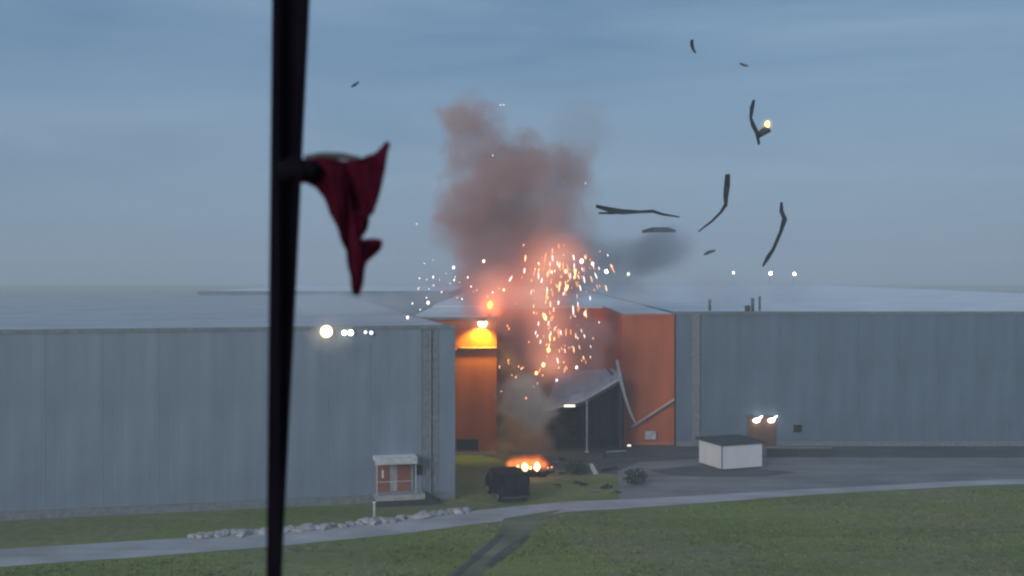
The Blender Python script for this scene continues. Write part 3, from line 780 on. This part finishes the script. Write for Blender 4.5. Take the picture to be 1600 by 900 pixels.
# ------------------------------------------------------------------ sparks
def sparks():
    rnd = random.Random(21)
    meshes = {}
    for kind in ('spark_white', 'spark_amber', 'spark_orange'):
        bm = bmesh.new(); ball(bm, (0, 0, 0), 1, 1, .25, len(meshes)); bmesh.ops.recalc_face_normals(bm, faces=bm.faces)
        me = bpy.data.meshes.new(kind); bm.to_mesh(me); bm.free(); me.materials.append(M[kind]); meshes[kind] = me
    def one(px, py, r, kind, label, group, ln=1.3, tilt=0, d=None):
        d = d or rnd.uniform(88.5, 93.5)
        o = link('spark', meshes[kind], None, None, at(px, py, d))
        o.scale = (r, r*.8, r*ln); o.rotation_euler = (0, R(tilt), 0)
        tag(o, label, 'spark', group)
    G1, G2, G3 = 'sparks raining beside the plume', 'white sparks drifting on the near side of the plume', 'large sparks'
    # the ones large enough to name
    big = [(909, 408, .26, 'spark_white', 'largest white spark at the top edge of the spark shower'),
           (926, 412, .19, 'spark_white', 'white spark just outside the largest one at the shower top'),
           (884, 424, .21, 'spark_amber', 'pale amber spark in the upper middle of the shower'),
           (885, 450, .20, 'spark_amber', 'slanting amber streak below the pale amber spark'),
           (851, 495, .22, 'spark_amber', 'slanting amber streak level with the orange roof edge'),
           (857, 547, .24, 'spark_amber', 'topmost of the three bright amber sparks above the canopy'),
           (849, 570, .24, 'spark_amber', 'middle one of the three bright amber sparks above the canopy'),
           (838, 583, .20, 'spark_amber', 'lowest of the three bright amber sparks above the canopy'),
           (901, 574, .17, 'spark_white', 'pale spark just above the canopy roof'),
           (822, 622, .15, 'spark_orange', 'orange spark within the pale puff of smoke'),
           (870, 594, .13, 'spark_white', 'faint pale spark against the canopy roof'),
           (756, 408, .17, 'spark_white', 'white spark high on the plume above the roof blaze'),
           (787, 453, .14, 'spark_amber', 'amber spark just above the roof blaze'),
           (709, 418, .17, 'spark_white', 'white spark at the outer edge of the plume'),
           (669, 473, .18, 'spark_white', 'white elongated spark above the corner of the grey warehouse'),
           (637, 496, .16, 'spark_white', 'lone white spark close above the grey warehouse roof')]
    tilt = {3: 22, 4: -22}
    for i, (x, y, r, k, l) in enumerate(big): one(x, y, r*.72, k, l, G3, 2.3 if i in tilt else 1.25, tilt.get(i, 0), 89)
    lab = 'small glowing spark in the dense shower beside the plume'
    for _ in range(190):
        u = rnd.random()
        if u < .45: x, y = rnd.gauss(882, 36), rnd.gauss(432, 30)
        elif u < .75: x, y = rnd.gauss(858, 20)+rnd.uniform(-10, 40), rnd.uniform(420, 580)
        else: x, y = rnd.uniform(835, 935), rnd.uniform(400, 585)
        if not (795 < x < 965 and 380 < y < 600): continue
        kind = rnd.choices(('spark_white', 'spark_amber', 'spark_orange'), (3, 3, 4))[0]
        one(x, y, rnd.choice((.025, .03, .035, .04, .055)), kind, lab, G1, rnd.uniform(1.5, 9), (x-868)*-.25+rnd.uniform(-10, 10))
    for _ in range(36):
        x, y = rnd.gauss(690, 30), rnd.gauss(440, 30)
        if rnd.random() < .3: x = rnd.uniform(645, 780)
        if not (640 < x < 790 and 398 < y < 492): continue
        one(x, y, rnd.choice((.025, .03, .035, .05)), 'spark_white', 'tiny white spark drifting above the corner of the grey warehouse', G2, rnd.uniform(1, 2.2), rnd.uniform(-20, 20))
    for x, y in ((782, 164), (787, 164), (651, 350), (915, 286), (770, 243)):
        one(x, y, .04, 'spark_white', 'tiny white spark near the upper edge of the smoke plume', G2, 1.1)
    for _ in range(16):
        one(rnd.uniform(780, 850), rnd.uniform(500, 625), rnd.uniform(.05, .08), 'spark_orange', 'tiny orange spark sinking before the dark recess', 'sparks before the recess', rnd.uniform(1.2, 2.5))
sparks()

# ------------------------------------------------------------------ window post and the red cloth
def px_poly(pts, d): return [((x-800)*d/F, H-(y-HZ)*d/F) for x, y in pts]
def window_post():
    d = .82
    bm = prism(px_poly([(427, -350), (499, -350), (478, 0), (459, 400), (443, 720), (434, 900), (420, 1300), (405, 1300), (416, 900), (421, 400)], d), d, d+.015)
    es = [e for e in bm.edges if abs(e.verts[0].co.y-e.verts[1].co.y) < 1e-6]
    bmesh.ops.bevel(bm, geom=es, offset=.003, segments=2, affect='EDGES')
    root = tag(obj('window_post', bm, M['frame']), 'near black leaning window post the red cloth hangs from', 'window post')
    obj('sash_edge', prism(px_poly([(429, -350), (436, -350), (436, 1300), (429, 1300)], d-.012), d-.012, d-.001), M['frame'], root)
window_post()
def torn_cloth():
    d = .80
    out = [(470, 252), (500, 246), (535, 251), (562, 251), (582, 245), (596, 233), (605, 222), (611, 224), (607, 238), (597, 254), (591, 280), (587, 310), (586, 335),
           (578, 338), (570, 331), (556, 331), (545, 345), (550, 364), (566, 374), (584, 372), (600, 375), (597, 386), (585, 397), (575, 410), (570, 430), (566, 452), (560, 462), (552, 461), (547, 445), (543, 418), (538, 392), (528, 365),
           (515, 335), (503, 308), (494, 294), (480, 287), (462, 288)]
    pts = px_poly(out, d)
    bm = bmesh.new()
    f = bm.faces.new([bm.verts.new((x, 0, z)) for x, z in pts])
    bmesh.ops.triangulate(bm, faces=[f])
    bmesh.ops.subdivide_edges(bm, edges=bm.edges[:], cuts=3, use_grid_fill=True)
    for v in bm.verts:
        v.co.y = d+.006*math.sin(v.co.x*260+v.co.z*90)+.004*math.sin(v.co.z*330+1)
    bmesh.ops.solidify(bm, geom=bm.faces[:], thickness=.0012)
    root = tag(obj('torn_cloth', bm, M['cloth'], smooth=True), 'ragged dark red cloth scrap tied to the leaning window post', 'cloth')
    bm = bmesh.new()
    for i, (x, y, r) in enumerate([(443, 268, .008), (454, 266, .0105), (468, 267, .010), (484, 266, .008)]):
        p = at(x, y, d-.004); ball(bm, p, (r*.95, r*.9, r*.95), 2, .35, i)
    obj('knot', bm, M['frame'], root, smooth=True)
    bm = bmesh.new(); c = [(476, 247, .0022), (505, 243, .0026), (535, 244, .0026), (562, 248, .0016)]
    for (x, y, r), (x2, y2, r2) in zip(c, c[1:]): tube(bm, at(x, y, d+.002), at(x2, y2, d+.002), r, r2, 8)
    obj('rolled_hem', bm, M['greycloth'], root)
torn_cloth()

# ------------------------------------------------------------------ smoke and air
def smoke(name, lobes, color, dens, label, d0=97, amp=1.6, nscale=.22, aniso=.1, thr=.0, step=.6, depth=.8, core=.2, lo=.6, rag=.7):
    """one body of smoke: a closed skin round the lobes; density is the soft sum of the lobes, broken up by noise"""
    bm = bmesh.new(); Ls = []
    for i, (x, y, rx, ry, w) in enumerate(lobes):
        dd = d0+1.5*math.sin(i*2.3)
        c = at(x, y, dd); r = Vector((rx*dd/F, depth*rx*dd/F, ry*dd/F)); Ls.append((c, r, w))
        ball(bm, c, tuple(r*1.02+Vector((amp, amp, amp))*.35), 3)
    me = bpy.data.meshes.new(name); bm.to_mesh(me); bm.free()
    o = link(name, me)
    mod = o.modifiers.new('skin', 'REMESH'); mod.mode = 'VOXEL'; mod.voxel_size = .5
    k = NM(name+'_gas')
    geo = k.N('ShaderNodeNewGeometry')
    n = k.N('ShaderNodeTexNoise'); n.inputs['Scale'].default_value = nscale; n.inputs['Detail'].default_value = 3.5; n.inputs['Roughness'].default_value = .6
    k.L(geo.outputs['Position'], n.inputs['Vector'])
    s = k.N('ShaderNodeVectorMath', operation='SUBTRACT'); k.L(n.outputs['Color'], s.inputs[0]); s.inputs[1].default_value = (.5, .5, .5)
    ma = k.N('ShaderNodeVectorMath', operation='MULTIPLY_ADD'); k.L(s.outputs[0], ma.inputs[0]); ma.inputs[1].default_value = (amp*3, amp*3, amp*3); k.L(geo.outputs['Position'], ma.inputs[2])
    tot = None
    for c, r, w in Ls:
        a = k.N('ShaderNodeVectorMath', operation='SUBTRACT'); k.L(ma.outputs[0], a.inputs[0]); a.inputs[1].default_value = c
        b = k.N('ShaderNodeVectorMath', operation='DIVIDE'); k.L(a.outputs[0], b.inputs[0]); b.inputs[1].default_value = r
        l = k.N('ShaderNodeVectorMath', operation='LENGTH'); k.L(b.outputs[0], l.inputs[0])
        m = k.N('ShaderNodeMapRange', interpolation_type='SMOOTHSTEP'); k.L(l.outputs['Value'], m.inputs[0])
        m.inputs[1].default_value = 1; m.inputs[2].default_value = core; m.inputs[3].default_value = 0; m.inputs[4].default_value = w
        if tot is None: tot = m.outputs[0]
        else:
            p = k.N('ShaderNodeMath', operation='MAXIMUM'); k.L(tot, p.inputs[0]); k.L(m.outputs[0], p.inputs[1]); tot = p.outputs[0]
    q = k.N('ShaderNodeMapRange'); k.L(n.outputs['Fac'], q.inputs[0]); q.inputs[1].default_value = .3; q.inputs[2].default_value = .7; q.inputs[3].default_value = dens*lo; q.inputs[4].default_value = dens*1.4
    # ragged billows: finer noise eats into the soft edge
    n2 = k.N('ShaderNodeTexNoise'); n2.inputs['Scale'].default_value = nscale*2.2; n2.inputs['Detail'].default_value = 4; n2.inputs['Roughness'].default_value = .62
    k.L(geo.outputs['Position'], n2.inputs['Vector'])
    e1 = k.N('ShaderNodeMath', operation='MULTIPLY_ADD'); k.L(n2.outputs['Fac'], e1.inputs[0]); e1.inputs[1].default_value = rag; e1.inputs[2].default_value = -rag*.5
    e2 = k.N('ShaderNodeMath', operation='ADD'); k.L(tot, e2.inputs[0]); k.L(e1.outputs[0], e2.inputs[1])
    e3 = k.N('ShaderNodeMapRange', interpolation_type='SMOOTHSTEP'); k.L(e2.outputs[0], e3.inputs[0]); e3.inputs[1].default_value = .10; e3.inputs[2].default_value = .85
    tot = e3.outputs[0]
    f = k.N('ShaderNodeMath', operation='MULTIPLY'); k.L(tot, f.inputs[0]); k.L(q.outputs[0], f.inputs[1])
    pv = k.N('ShaderNodeVolumePrincipled'); pv.inputs['Color'].default_value = (*color, 1); pv.inputs['Anisotropy'].default_value = aniso
    k.L(f.outputs[0], pv.inputs['Density']); k.L(pv.outputs[0], k.out.inputs['Volume'])
    k.m.cycles.volume_step_rate = 1.0
    me.materials.append(k.m)
    o.cycles.use_motion_blur = False
    return tag(o, label, 'smoke', None, 'stuff')

smoke('smoke_plume', [(742, 210, 82, 76, .8), (738, 265, 84, 90, .85), (790, 285, 104, 92, 1), (848, 275, 102, 96, 1), (805, 258, 84, 70, .8), (745, 345, 92, 110, .9), (800, 345, 110, 100, 1), (852, 350, 100, 95, 1), (795, 405, 125, 105, .9),
                      (862, 415, 98, 85, .85), (775, 470, 100, 100, .75), (850, 485, 98, 95, .7), (825, 550, 88, 95, .75), (890, 545, 105, 95, .72), (826, 615, 84, 84, .8), (828, 672, 72, 78, .85), (828, 722, 62, 54, .85)],
      (.83, .565, .505), .52, 'tall mauve brown smoke plume rising from the recess', rag=.6, amp=3.2)
smoke('smoke_wisp', [(905, 205, 85, 80, 1)], (.70, .56, .54), .07, 'thin faint wisp of smoke beside the top of the plume', step=1)
smoke('drifting_smoke', [(1028, 395, 68, 60, .95), (1044, 385, 48, 54, 1), (985, 402, 90, 60, .75), (935, 400, 80, 70, .5), (970, 440, 90, 50, .5)], (.50, .53, .58), .36, 'dark blue grey cloud of smoke drifting away from the plume', d0=101)
smoke('smoke_puff', [(818, 618, 58, 62, 1), (838, 642, 58, 54, .95)], (.975, .97, .88), 1.0, 'pale greenish white puff of smoke above the ground fire', d0=89.5, amp=1.2, nscale=.4, core=.0, lo=.3, rag=.5)
smoke('lamp_halo_smoke', [(512, 520, 52, 50, 1), (530, 540, 45, 60, .6)], (.9, .88, .86), .22, 'faint smoke added around the large warm roof lamp for its halo', d0=73.2, amp=.5, nscale=.6, core=.0)  # smoke added so that the lamp's bloom shows as a halo
smoke('thin_smoke', [(540, 478, 160, 44, .7), (690, 455, 75, 60, .8), (620, 470, 90, 45, .45), (1010, 465, 80, 36, .8), (1130, 455, 110, 40, .7), (1230, 458, 90, 36, .6)], (.86, .86, .88), .17, 'thin pale smoke hanging over the warehouse roofs', d0=98)

def haze():
    bm = bx(-1400, 1400, -1380, 1500, -1, 36.5)
    k = NM('haze_air'); pv = k.N('ShaderNodeVolumePrincipled'); pv.inputs['Color'].default_value = (.86, .9, .95, 1); pv.inputs['Density'].default_value = .0016
    k.L(pv.outputs[0], k.out.inputs['Volume'])
    tag(obj('haze', bm, k.m), 'pale dusk haze filling the air over the site', 'haze', None, 'stuff')
haze()
